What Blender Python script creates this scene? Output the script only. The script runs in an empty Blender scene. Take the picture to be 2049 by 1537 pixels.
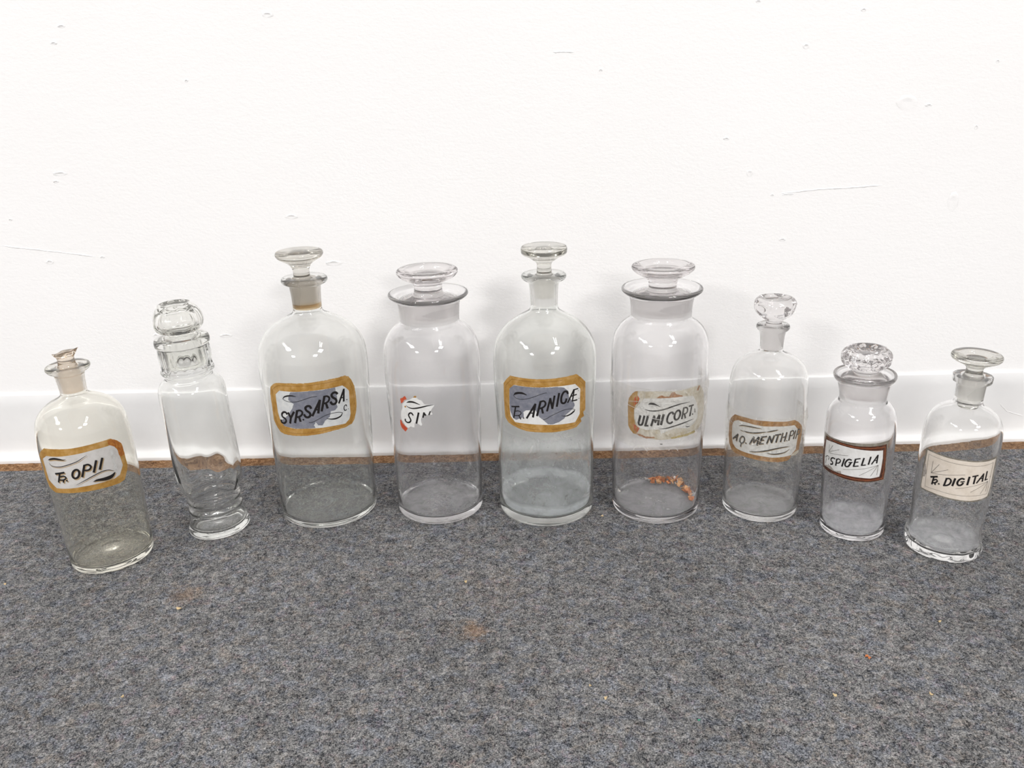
import bpy, bmesh, math, random
from mathutils import Vector, Matrix, noise
from mathutils.geometry import tessellate_polygon
# ---------------------------------------------------------------- camera, world, lights, exposure
CAM=(1640.0,0.360486,0.012743,-0.02743)
PI = math.pi
C = bpy.context.scene.collection
SC = bpy.context.scene
def make_camera():
    f, pitch, yaw, roll = CAM
    fwd = Vector((-math.sin(yaw)*math.cos(pitch), math.cos(yaw)*math.cos(pitch), -math.sin(pitch)))
    right = Vector((math.cos(yaw), math.sin(yaw), 0)); up = right.cross(fwd)
    r = right*math.cos(roll) + up*math.sin(roll); u = up*math.cos(roll) - right*math.sin(roll)
    cd = bpy.data.cameras.new('camera'); co = bpy.data.objects.new('camera', cd); C.objects.link(co)
    cd.sensor_width = 36; cd.lens = f*36/2049; cd.clip_start = .02; cd.clip_end = 50
    co.matrix_world = Matrix(((r.x, u.x, -fwd.x, 0), (r.y, u.y, -fwd.y, 0), (r.z, u.z, -fwd.z, .5), (0, 0, 0, 1)))
    SC.camera = co
make_camera()
w = bpy.data.worlds.new('room_ambient'); SC.world = w; w.use_nodes = True
w.node_tree.nodes['Background'].inputs[0].default_value = (1.0, .99, .983, 1)
w.node_tree.nodes['Background'].inputs[1].default_value = .47
def lamp(name, x, y, z, sx, sy, power, rot=(0, 0, 0), col=(1, .983, .968)):
    ld = bpy.data.lights.new(name, 'AREA'); ld.shape = 'RECTANGLE'; ld.size = sx; ld.size_y = sy; ld.energy = power; ld.color = col
    lo = bpy.data.objects.new(name, ld); C.objects.link(lo); lo.location = (x, y, z); lo.rotation_euler = rot
# ceiling fixtures of the room: four square lamps and two pairs of long tubes
for (x, y, p) in ((-2.9, -1.4, 50), (-3.3, -4.3, 90), (1.9, -2.1, 45), (1.65, -4.2, 75)):
    lamp('ceiling_troffer', x, y, 2.9, .72, .72, p, (.25, 0, 0))
for (x, y, rz) in ((-2.75, -.35, .06), (-3.0, -.35, .06), (1.05, -.55, .42), (1.3, -.65, .42)):
    lamp('ceiling_tube', x, y, 2.9, .05, 1.3, 9, (0, 0, rz))
SC.view_settings.view_transform = 'Standard'; SC.view_settings.look = 'None'
SC.view_settings.gamma = 1; SC.view_settings.use_curve_mapping = False
SC.view_settings.exposure = .50
cy = SC.cycles
cy.max_bounces = 15; cy.transmission_bounces = 15; cy.glossy_bounces = 10; cy.diffuse_bounces = 3; cy.transparent_max_bounces = 32
cy.caustics_refractive = True; cy.caustics_reflective = False; cy.blur_glossy = 0
cy.sample_clamp_indirect = 12; cy.use_denoising = True; cy.adaptive_threshold = .04

# ---------------------------------------------------------------- measured data (mm; label points in 0.1 degree, 0.1 mm)
POS={1:(-0.4704,0.8061,0.00034,-0.0156),2:(-0.3674,0.8637,0.00054,-0.0307),3:(-0.2439,0.9088,5e-05,0.0018),4:(-0.1045,0.9068,4e-05,0.0015),5:(0.0273,0.9012,0.0,-0.0),6:(0.1611,0.8968,0.00016,-0.0062),7:(0.2863,0.8866,0.00021,-0.0094),8:(0.3776,0.8314,0.00069,-0.04),9:(0.4611,0.7896,0.0001,0.0049)}
LAB={1:{'border':[('gold',0.12,[(-273,1525),(-82,1530),(95,1528),(268,1533),(414,1535),(600,1529),(688,1479),(747,1421),(758,1290),(765,1166),(740,1111),(668,1022),(588,1012),(313,1024),(80,1027),(-104,1023),(-265,1014),(-395,1054),(-439,1142),(-433,1292),(-457,1411),(-387,1466)])],'panel':[('white_grey',0.02,[(-255,1442),(-50,1448),(165,1460),(367,1470),(576,1461),(637,1427),(664,1366),(688,1190),(614,1102),(539,1086),(359,1090),(156,1090),(2,1081),(-219,1073),(-342,1153),(-350,1305),(-353,1395)])],'patch':[('rust',0.35,[(554,1516),(612,1522),(688,1479),(747,1421),(758,1290),(703,1288),(663,1315),(662,1384),(624,1431),(554,1477)]),('grey_light',0.3,[(563,1418),(596,1390),(609,1334),(587,1262),(613,1201),(565,1131),(530,1155),(566,1235),(546,1311)])],'let':[('l',2.08,[(-170,1247),(-39,1267)]),('l',1.98,[(-102,1257),(-155,1151)]),('c',1.56,[(-110,1216),(-52,1225),(-31,1205),(-65,1184),(-127,1178)]),('l',1.77,[(-72,1182),(-83,1153)]),('d',1.14,[(-30,1173)]),('c',2.18,[(142,1238),(130,1218),(113,1202),(93,1195),(75,1196),(62,1207),(57,1225),(62,1246),(74,1267),(92,1282),(112,1290),(130,1288),(142,1277),(146,1259),(142,1238)]),('l',2.18,[(223,1326),(169,1203)]),('c',1.87,[(222,1325),(267,1326),(292,1298),(273,1271),(235,1265),(203,1272)]),('l',2.29,[(366,1348),(310,1229)]),('l',2.29,[(441,1356),(385,1244)])],'flo':[('p',0.0,[(-243,1397),(-197,1421),(-123,1434),(-56,1426),(-8,1415),(27,1416),(-4,1406),(-61,1408),(-130,1412),(-196,1403)]),('t',0.83,[(-235,1370),(-211,1342),(-143,1331),(-64,1334),(50,1356),(163,1384),(227,1412),(276,1428)]),('t',0.94,[(74,1117),(172,1151),(296,1190),(407,1212),(479,1206),(549,1175)]),('p',0.0,[(271,1123),(319,1141),(400,1139),(501,1142),(561,1156),(534,1119),(490,1100),(421,1101),(336,1117)])],'crease':[],'sh':(10,-12)},3:{'border':[('gold',0.35,[(-282,1861),(-126,1874),(53,1874),(175,1883),(327,1888),(461,1887),(497,1867),(536,1807),(569,1724),(579,1619),(582,1496),(566,1410),(537,1329),(498,1282),(409,1264),(269,1261),(113,1243),(-16,1233),(-126,1225),(-279,1231),(-334,1247),(-391,1318),(-417,1378),(-409,1539),(-403,1708),(-383,1789),(-336,1832)])],'panel':[('silver',0.02,[(-256,1771),(-84,1773),(67,1779),(214,1781),(415,1781),(458,1738),(490,1692),(486,1561),(486,1409),(465,1349),(413,1312),(274,1321),(146,1321),(-6,1324),(-141,1319),(-261,1336),(-305,1394),(-322,1494),(-320,1644),(-315,1716)])],'patch':[('slate',0.25,[(-122,1768),(67,1778),(214,1777),(337,1781),(333,1714),(347,1658),(329,1579),(341,1540),(312,1506),(264,1505),(249,1442),(194,1399),(164,1349),(124,1354),(98,1400),(79,1359),(91,1328),(20,1325),(-141,1321),(-260,1338),(-299,1390),(-188,1481),(-130,1565),(-106,1626),(-162,1669),(-150,1722)])],'let':[('c',2.3,[(-201,1492),(-213,1513),(-241,1511),(-267,1484),(-266,1454),(-232,1431),(-224,1404),(-254,1373),(-287,1377),(-292,1406)]),('l',2.53,[(-183,1512),(-161,1451)]),('l',2.53,[(-116,1527),(-161,1451)]),('l',2.53,[(-160,1457),(-177,1384)]),('l',2.64,[(-78,1544),(-119,1396)]),('c',2.18,[(-82,1541),(-46,1550),(-25,1526),(-38,1491),(-72,1469),(-100,1465)]),('l',2.53,[(-67,1469),(-57,1415)]),('d',1.15,[(-24,1436)]),('c',2.64,[(69,1571),(59,1597),(34,1600),(13,1579),(19,1549),(48,1519),(54,1488),(30,1464),(6,1469),(-9,1498)]),('l',2.53,[(74,1479),(166,1659)]),('l',2.64,[(166,1659),(136,1507)]),('l',1.72,[(108,1549),(148,1549)]),('l',2.64,[(215,1696),(173,1527)]),('c',2.18,[(209,1694),(241,1695),(263,1669),(250,1633),(219,1615),(196,1614)]),('l',2.53,[(223,1611),(235,1552)]),('c',2.64,[(351,1698),(337,1718),(311,1721),(289,1700),(298,1669),(328,1638),(334,1607),(313,1585),(288,1588),(272,1617)]),('l',2.18,[(359,1582),(428,1732)]),('l',2.3,[(428,1732),(415,1590)]),('l',1.38,[(386,1638),(417,1636)]),('d',0.8,[(453,1597)]),('c',1.03,[(445,1518),(439,1537),(421,1532),(411,1502),(420,1473),(440,1477)]),('d',0.57,[(462,1480)])],'flo':[('t',1.72,[(-67,1714),(-111,1724),(-167,1718),(-204,1702),(-227,1675)]),('c',0.57,[(-227,1675),(-192,1656),(-142,1647),(-72,1654),(8,1680),(84,1705),(139,1708)]),('c',0.57,[(30,1399),(63,1400),(132,1432),(210,1468),(288,1478),(352,1471),(390,1454)]),('t',1.84,[(391,1456),(370,1423),(324,1406),(271,1407),(214,1425)])],'crease':[]},4:{'border':[('white',0.12,[(-344,1542),(-325,1563),(-275,1603),(-255,1602),(-191,1643),(-137,1653),(-126,1628),(-88,1622),(-69,1592),(-42,1564),(-9,1566),(57,1568),(54,1546),(30,1521),(11,1484),(30,1459),(25,1440),(-4,1449),(-25,1439),(-50,1445),(-69,1420),(-96,1406),(-110,1387),(-109,1343),(-98,1321),(-112,1305),(-146,1322),(-191,1336),(-201,1274),(-225,1273),(-249,1283),(-287,1254),(-327,1277),(-357,1311),(-382,1341),(-388,1390),(-373,1451),(-350,1492)])],'panel':[],'patch':[('red',0.15,[(-371,1604),(-341,1617),(-296,1651),(-269,1617),(-311,1597),(-330,1567),(-364,1544)]),('red',0.15,[(-409,1328),(-389,1338),(-376,1302),(-339,1275),(-299,1247),(-300,1238),(-337,1198),(-391,1235),(-411,1271)]),('gold',0.1,[(-187,1646),(-167,1670),(-144,1668),(-147,1649)]),('gold',0.1,[(-320,1520),(-298,1531),(-284,1518),(-306,1505)])],'let':[('c',1.76,[(-205,1428),(-222,1451),(-245,1448),(-265,1423),(-258,1398),(-244,1373),(-243,1351),(-269,1328),(-300,1326),(-321,1342),(-319,1362)]),('l',2.1,[(-132,1464),(-170,1331)]),('l',1.85,[(-66,1470),(-83,1410)]),('l',2.1,[(-70,1465),(-51,1438)]),('l',1.43,[(7,1484),(-11,1442)])],'flo':[('p',0.0,[(-283,1572),(-246,1596),(-203,1602),(-168,1595),(-134,1580),(-101,1562),(-135,1569),(-169,1578),(-215,1581),(-263,1574)]),('t',1.59,[(-289,1539),(-259,1518),(-212,1511),(-156,1519),(-103,1532),(-43,1549),(-1,1557),(53,1566)])],'crease':[]},5:{'border':[('gold',0.22,[(-416,1873),(-271,1875),(-172,1874),(-54,1876),(85,1880),(181,1885),(336,1893),(410,1829),(471,1764),(477,1588),(486,1423),(448,1402),(466,1347),(409,1333),(424,1295),(346,1242),(209,1235),(58,1230),(-88,1232),(-228,1232),(-350,1252),(-479,1282),(-529,1332),(-537,1428),(-534,1592),(-526,1755),(-475,1816)])],'panel':[('white',0.02,[(-368,1774),(-223,1776),(-79,1779),(61,1784),(206,1783),(318,1779),(391,1703),(390,1561),(393,1398),(332,1311),(209,1317),(58,1323),(-86,1328),(-236,1326),(-376,1317),(-437,1377),(-446,1483),(-441,1619),(-434,1711)])],'patch':[('slate',0.2,[(-369,1771),(-223,1774),(-79,1778),(108,1779),(181,1764),(236,1713),(242,1639),(314,1549),(315,1511),(287,1480),(207,1426),(197,1390),(132,1351),(58,1328),(10,1334),(-37,1383),(-84,1420),(-107,1473),(-121,1501),(-230,1493),(-262,1466),(-259,1401),(-287,1386),(-363,1347),(-405,1369),(-439,1442),(-443,1538),(-433,1712)])],'let':[('l',1.74,[(-412,1501),(-311,1523)]),('l',1.74,[(-357,1512),(-391,1365)]),('c',1.02,[(-366,1454),(-322,1468),(-290,1455),(-297,1431),(-324,1412),(-372,1399)]),('l',1.43,[(-319,1412),(-298,1370)]),('d',0.92,[(-262,1391)]),('l',2.15,[(-224,1396),(-123,1578)]),('l',2.35,[(-123,1578),(-153,1418)]),('l',1.33,[(-180,1464),(-141,1468)]),('l',2.35,[(-67,1610),(-108,1438)]),('c',2.05,[(-69,1609),(-34,1618),(-15,1596),(-22,1561),(-54,1535),(-87,1526)]),('l',2.25,[(-54,1528),(-44,1472)]),('l',2.15,[(1,1497),(36,1647)]),('l',2.35,[(36,1647),(58,1525)]),('l',2.15,[(58,1525),(81,1675)]),('l',2.35,[(131,1700),(106,1547)]),('c',2.35,[(230,1683),(218,1708),(191,1713),(166,1681),(154,1632),(161,1585),(185,1574),(205,1590),(214,1623)]),('l',1.84,[(230,1575),(303,1715)]),('l',1.74,[(307,1714),(286,1579)]),('l',1.43,[(296,1714),(357,1715)]),('l',1.43,[(260,1643),(339,1649)]),('l',1.53,[(282,1583),(347,1582)]),('d',0.61,[(373,1592)]),('d',0.51,[(363,1691)])],'flo':[('p',0.0,[(-380,1645),(-359,1682),(-313,1701),(-265,1705),(-224,1687),(-212,1675),(-245,1680),(-303,1678),(-348,1662)]),('c',0.51,[(-380,1645),(-349,1621),(-304,1615),(-226,1629),(-151,1658),(-80,1691),(-33,1710),(-1,1715)]),('c',0.51,[(-44,1391),(-13,1399),(35,1430),(107,1465),(181,1490),(259,1492),(304,1479),(325,1465)]),('p',0.0,[(325,1468),(317,1446),(272,1418),(207,1407),(156,1426),(202,1419),(260,1432),(299,1455)])],'crease':[]},6:{'border':[('beige',0.25,[(-348,1676),(-115,1698),(174,1697),(327,1708),(444,1705),(550,1586),(603,1398),(581,1269),(483,1164),(285,1131),(66,1117),(-32,1108),(-194,1116),(-317,1134),(-391,1152),(-447,1193),(-468,1297),(-470,1468),(-451,1561),(-398,1633)])],'panel':[('white',0.15,[(-258,1599),(-175,1608),(-19,1620),(177,1624),(334,1601),(387,1527),(439,1418),(431,1298),(364,1249),(279,1215),(128,1248),(28,1223),(-54,1183),(-75,1238),(-165,1232),(-230,1218),(-305,1233),(-355,1291),(-378,1355),(-380,1436),(-324,1521),(-271,1584)])],'patch':[('gold',0.25,[(-369,1669),(-413,1630),(-459,1565),(-473,1501),(-471,1331),(-466,1229),(-438,1181),(-391,1145),(-353,1147),(-326,1222),(-362,1256),(-385,1332),(-387,1441),(-366,1500),(-332,1560),(-347,1630),(-341,1671)]),('red',0.15,[(-378,1591),(-340,1618),(-318,1589),(-338,1532),(-388,1485),(-400,1526)]),('red',0.15,[(-400,1267),(-362,1256),(-311,1225),(-343,1163),(-384,1209)]),('brown',0.3,[(-119,1615),(-88,1646),(-58,1653),(-26,1637),(24,1639),(48,1683),(80,1687),(108,1659),(170,1638),(192,1622),(44,1621)]),('brown',0.4,[(-353,1154),(-303,1158),(-235,1138),(-130,1143),(-129,1125),(-234,1117),(-317,1131)]),('olive',0.4,[(65,1135),(168,1150),(284,1152),(392,1165),(416,1137),(286,1124),(170,1122),(66,1117)]),('brown',0.2,[(386,1654),(422,1707),(445,1691),(417,1639)])],'let':[('l',2.56,[(-304,1383),(-325,1291)]),('c',2.3,[(-325,1298),(-316,1271),(-285,1276),(-272,1307)]),('l',2.3,[(-255,1388),(-272,1304)]),('l',2.43,[(-211,1399),(-241,1270)]),('l',1.92,[(-247,1270),(-208,1276)]),('l',2.3,[(-171,1278),(-140,1401)]),('l',2.18,[(-140,1401),(-126,1324)]),('l',2.18,[(-126,1324),(-81,1414)]),('l',2.56,[(-81,1414),(-93,1295)]),('l',2.69,[(-34,1421),(-59,1299)]),('c',2.18,[(79,1423),(66,1445),(36,1434),(10,1376),(14,1329),(44,1312),(73,1327)]),('c',2.18,[(162,1401),(153,1377),(140,1359),(124,1350),(110,1352),(99,1364),(94,1384),(96,1409),(104,1433),(117,1451),(132,1461),(147,1459),(158,1446),(164,1426),(162,1401)]),('l',2.05,[(207,1481),(187,1352)]),('c',1.79,[(206,1479),(243,1479),(260,1450),(247,1413),(204,1405)]),('l',2.05,[(219,1404),(234,1353)]),('l',1.92,[(279,1488),(345,1488)]),('l',2.05,[(319,1488),(298,1366)]),('d',1.02,[(339,1378)]),('l',0.9,[(371,1438),(378,1392)]),('l',1.02,[(-61,1057),(-37,1055)])],'flo':[('p',0.0,[(-214,1535),(-186,1558),(-142,1555),(-104,1533),(-68,1511),(-110,1525),(-154,1534),(-185,1534)]),('t',1.66,[(-252,1469),(-190,1460),(-108,1466),(-27,1485),(81,1519),(182,1537),(288,1538)]),('t',1.54,[(-75,1245),(-5,1251),(92,1273),(196,1293),(272,1305),(358,1315)]),('t',1.02,[(240,1256),(277,1236),(315,1240)])],'crease':[('c',0.77,[(-388,936),(-358,984),(-301,1011),(-245,1000),(-210,957)]),('c',0.7,[(39,977),(71,1003),(120,1000),(157,961)]),('c',0.58,[(-138,986),(-100,1016),(-60,983)]),('c',0.58,[(-470,1487),(-365,1466),(-254,1425),(-162,1375),(-54,1357)]),('c',0.45,[(-471,1530),(-338,1552),(-142,1574),(111,1580),(270,1562)])]},7:{'border':[('gold_brown',0.08,[(-672,1290),(-560,1300),(-432,1304),(-312,1300),(-167,1304),(7,1300),(132,1294),(259,1297),(352,1256),(463,1174),(486,1064),(464,992),(430,923),(438,889),(351,838),(262,851),(250,822),(193,800),(60,796),(-62,802),(-180,809),(-331,817),(-498,821),(-617,818),(-709,836),(-779,893),(-818,986),(-821,1091),(-812,1174),(-741,1243)])],'panel':[('white',0.02,[(-594,1240),(-433,1248),(-337,1243),(-190,1239),(-47,1243),(138,1238),(269,1232),(348,1170),(372,1093),(360,1003),(347,917),(260,862),(117,857),(-38,857),(-186,868),(-336,873),(-503,878),(-607,885),(-683,925),(-717,1020),(-717,1151),(-681,1204)])],'patch':[('beige',0.2,[(260,862),(343,887),(425,893),(431,865),(350,843),(270,849)])],'let':[('l',1.71,[(-682,982),(-580,1066)]),('l',1.8,[(-580,1069),(-606,980)]),('l',1.14,[(-639,1009),(-592,1024)]),('c',1.61,[(-460,1029),(-465,1009),(-477,992),(-493,979),(-510,975),(-525,979),(-536,991),(-538,1009),(-533,1029),(-520,1047),(-504,1060),(-487,1064),(-472,1060),(-463,1047),(-460,1029)]),('l',1.61,[(-509,976),(-519,931)]),('d',0.95,[(-435,994)]),('l',1.8,[(-375,994),(-321,1092)]),('l',1.71,[(-321,1092),(-318,1023)]),('l',1.71,[(-318,1023),(-250,1101)]),('l',1.99,[(-250,1101),(-267,1000)]),('l',1.9,[(-204,1110),(-234,1016)]),('l',1.42,[(-213,1106),(-142,1120)]),('l',1.33,[(-223,1063),(-178,1072)]),('l',1.42,[(-239,1015),(-180,1029)]),('l',1.61,[(-135,1030),(-102,1124)]),('l',1.8,[(-102,1124),(-69,1046)]),('l',1.61,[(-69,1046),(-39,1133)]),('l',1.61,[(-22,1139),(56,1147)]),('l',1.71,[(17,1142),(-7,1050)]),('l',1.61,[(84,1159),(60,1054)]),('l',1.61,[(144,1161),(120,1056)]),('l',1.23,[(73,1106),(130,1110)]),('d',0.76,[(155,1059)]),('l',1.42,[(210,1165),(190,1058)]),('c',1.23,[(210,1166),(253,1167),(271,1140),(247,1113),(202,1114)]),('l',1.52,[(303,1159),(274,1065)]),('l',1.42,[(357,1163),(317,1059)]),('c',1.14,[(357,1164),(401,1149),(408,1115),(381,1101),(341,1104)])],'flo':[('t',1.14,[(-579,1174),(-511,1197),(-397,1209),(-304,1210),(-219,1207)]),('t',1.33,[(-550,1132),(-470,1132),(-378,1136),(-293,1147),(-212,1163),(-155,1174)]),('t',1.23,[(-150,1173),(-70,1188),(13,1204)]),('t',1.33,[(-373,903),(-278,913),(-163,935),(-19,966),(103,980),(226,981)]),('t',1.14,[(-120,912),(-43,902),(48,904),(144,916),(219,945)])],'crease':[('c',0.47,[(-792,1188),(-648,1172),(-491,1137),(-374,1100),(-262,1067),(-202,1048)]),('c',0.38,[(-201,1038),(-55,1025),(100,1004),(228,977)])],'sh':(6,-6)},8:{'border':[('rim',0,[(-966,1214),(-754,1213),(-523,1219),(-313,1224),(-120,1227),(85,1230),(309,1237),(283,1190),(274,1071),(294,889),(279,762),(125,765),(-58,761),(-193,761),(-399,769),(-596,780),(-774,779),(-976,771),(-1021,857),(-986,1026)])],'panel':[('mahogany',0,[(-896,1185),(-696,1200),(-446,1198),(-244,1193),(-50,1194),(90,1195),(247,1199),(259,1074),(275,892),(264,771),(124,771),(-59,770),(-194,771),(-400,778),(-597,789),(-775,787),(-942,788),(-982,870),(-957,1035)]),('white',0,[(-858,1145),(-642,1166),(-442,1164),(-240,1157),(-43,1146),(179,1134),(190,1034),(181,908),(164,820),(5,811),(-134,819),(-301,823),(-463,827),(-619,826),(-756,829),(-873,825),(-888,899),(-877,1033)])],'patch':[('taupe',0.1,[(-841,840),(-759,854),(-693,869),(-602,832),(-482,859),(-470,828),(-601,828),(-756,830),(-865,830)])],'let':[('c',0.69,[(-841,935),(-788,967),(-738,961),(-753,928)]),('l',0.55,[(-816,921),(-829,862)]),('d',0.59,[(-749,866)]),('c',1.56,[(-605,978),(-645,980),(-683,960),(-686,937),(-650,928),(-649,904),(-693,890)]),('l',1.56,[(-566,985),(-579,903)]),('c',1.28,[(-573,979),(-528,995),(-497,983),(-515,952),(-570,935)]),('l',1.65,[(-433,1016),(-466,919)]),('c',1.65,[(-321,1019),(-355,1023),(-394,999),(-417,955),(-401,931),(-361,938),(-338,965),(-323,988)]),('l',1.19,[(-359,984),(-303,994)]),('l',1.65,[(-257,1038),(-279,949)]),('l',1.28,[(-265,1036),(-187,1050)]),('l',1.19,[(-272,997),(-215,1007)]),('l',1.28,[(-285,947),(-207,960)]),('l',1.65,[(-131,1057),(-158,970)]),('l',1.28,[(-162,969),(-98,977)]),('l',1.65,[(-26,1072),(-53,984)]),('l',1.46,[(-2,986),(89,1087)]),('l',1.65,[(91,1088),(82,993)]),('l',1.1,[(29,1027),(86,1027)])],'flo':[('c',0.32,[(-753,1028),(-755,1116)]),('c',0.41,[(-753,1028),(-665,1125)]),('c',0.37,[(-753,1026),(-533,1106)]),('c',0.37,[(-763,1013),(-625,1032),(-503,1048),(-375,1064)]),('c',0.37,[(-440,886),(-277,909),(-115,931),(5,950),(113,965)]),('c',0.32,[(113,965),(-183,845)]),('c',0.37,[(113,965),(0,839)]),('c',0.41,[(117,964),(110,847)])],'crease':[('c',0.41,[(-749,1186),(-444,1182),(-242,1174),(-47,1173),(94,1172),(214,1171)]),('c',0.41,[(215,1171),(238,976),(228,791)]),('c',0.41,[(228,791),(82,789),(-96,791),(-264,797),(-439,803),(-599,805)])]},9:{'border':[('rim',0,[(-828,1219),(-617,1220),(-411,1219),(-228,1218),(-41,1214),(133,1222),(372,1232),(385,1155),(406,973),(403,768),(269,752),(22,738),(-177,744),(-366,749),(-573,755),(-794,748),(-830,751),(-833,887),(-829,1096)])],'panel':[('cream',0,[(-789,1203),(-613,1206),(-408,1204),(-224,1203),(-37,1200),(140,1202),(331,1210),(335,1064),(343,885),(313,777),(169,764),(-17,754),(-181,759),(-370,764),(-577,769),(-787,761),(-803,792),(-799,924),(-790,1082)])],'patch':[('taupe',0.15,[(-810,968),(-798,1044),(-774,1041),(-731,951),(-755,902),(-798,888)])],'let':[('l',1.91,[(-642,932),(-536,964)]),('l',1.73,[(-588,948),(-603,858)]),('c',1.45,[(-582,912),(-542,928),(-526,914),(-548,892),(-588,877)]),('l',1.54,[(-555,890),(-550,866)]),('d',1.0,[(-496,890)]),('l',1.73,[(-398,975),(-417,893)]),('c',1.64,[(-408,972),(-356,980),(-333,961),(-343,924),(-376,901),(-427,888)]),('l',1.91,[(-282,995),(-303,909)]),('c',1.82,[(-158,1001),(-190,1007),(-227,986),(-243,949),(-225,927),(-185,933),(-163,957)]),('l',1.27,[(-199,967),(-148,975)]),('l',1.91,[(-90,1031),(-101,941)]),('l',1.54,[(-45,1038),(35,1049)]),('l',1.73,[(-1,1045),(-10,955)]),('l',1.54,[(34,963),(123,1061)]),('l',1.73,[(123,1064),(127,977)]),('l',1.18,[(63,1011),(124,1013)]),('l',1.64,[(182,1085),(179,985)]),('l',1.18,[(167,988),(222,991)]),('d',0.36,[(267,1016)])],'flo':[('c',0.36,[(-647,979),(-647,1112)]),('c',0.41,[(-647,979),(-540,1104)]),('c',0.36,[(-647,979),(-400,1075)]),('c',0.36,[(-646,977),(-558,989),(-427,1011),(-306,1031),(-158,1052)]),('c',0.32,[(242,966),(36,935),(-92,912),(-253,883)]),('c',0.32,[(242,966),(-32,857)]),('c',0.32,[(242,966),(137,829)]),('c',0.32,[(242,966),(237,847)]),('c',0.27,[(-746,1167),(-530,1167),(-367,1162),(-214,1159),(-25,1155),(115,1159),(279,1174)]),('c',0.27,[(-746,1167),(-739,1021),(-718,799)]),('c',0.27,[(-718,799),(-514,813),(-317,810),(-130,810),(72,814),(283,814)]),('c',0.27,[(279,1174),(283,814)])],'crease':[]}}
CHIPS=[(-0.2935,0.5745,13.6,6.0),(-0.5423,0.5683,9.1,3.0),(-0.5561,0.5498,9.1,3.0),(-0.5821,0.3969,18.9,5.3),(-0.5894,0.3871,7.6,3.0),(-0.6593,0.3406,4.5,3.0),(-0.2937,0.3352,16.6,6.0),(-0.6205,0.2837,10.6,6.0),(-0.2448,0.273,22.7,6.8),(-0.5496,0.2886,6.0,2.3),(0.1049,0.5024,4.5,3.0),(0.263,0.4182,7.6,3.0),(0.2956,0.3753,7.6,9.1),(0.483,0.4558,25.7,18.1),(0.51,0.4516,9.1,2.3),(0.5593,0.3335,13.6,25.7),(0.4164,0.5615,6.0,3.8),(0.2905,0.574,6.0,2.3),(-0.4027,0.1767,18.1,5.3),(0.2577,0.0769,2.3,3.0),(0.3265,0.347,3.0,2.3),(0.3522,0.5231,7.6,6.0),(0.5857,0.5002,3.8,3.8),(0.573,0.4241,2.3,6.0),(0.3445,0.2894,9.1,3.8),(-0.4024,0.5034,3.8,2.3),(-0.4984,0.179,7.6,6.0)]
CRACKS=[[(0.3359,0.3486),(0.3865,0.353),(0.4246,0.3539),(0.47,0.3565)],[(0.0467,0.5242),(0.06,0.5244),(0.0733,0.5235)],[(-0.6814,0.3072),(-0.6043,0.2967),(-0.5529,0.2887)],[(0.3551,0.3482),(0.336,0.3474)]]
CRACKB=[[(0.6683,0.0517),(0.6802,0.0401),(0.6921,0.036),(0.7062,0.0318)]]
FLAKES=[(0.159,0.9427),(0.163,0.9397),(0.1681,0.9436),(0.171,0.938),(0.176,0.9447),(0.1791,0.9404),(0.1832,0.9457),(0.1857,0.9414),(0.1873,0.9358),(0.1919,0.9439),(0.1923,0.9356),(0.1962,0.9396),(0.1955,0.9287),(0.199,0.9339),(0.2003,0.9271),(0.2003,0.9177),(0.2035,0.9242),(0.2024,0.9123),(0.2053,0.9175),(0.2042,0.9057),(0.2069,0.9095),(0.2058,0.8979),(0.206,0.8928),(0.1956,0.9465),(0.2012,0.9421),(0.1178,0.9148),(0.1164,0.9188),(0.1882,0.9303)]
CRUMBS=[(-0.3541,0.6991),(-0.0639,0.7365),(0.306,0.6066),(0.3074,0.6045),(0.2594,0.5587),(0.3941,0.6545),(-0.3551,0.5728),(0.0536,0.5757),(0.0655,0.5601),(-0.5619,0.7491),(0.0931,0.8674),(0.3403,0.5578),(0.1389,0.5328)]
DW=1.0574
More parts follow.
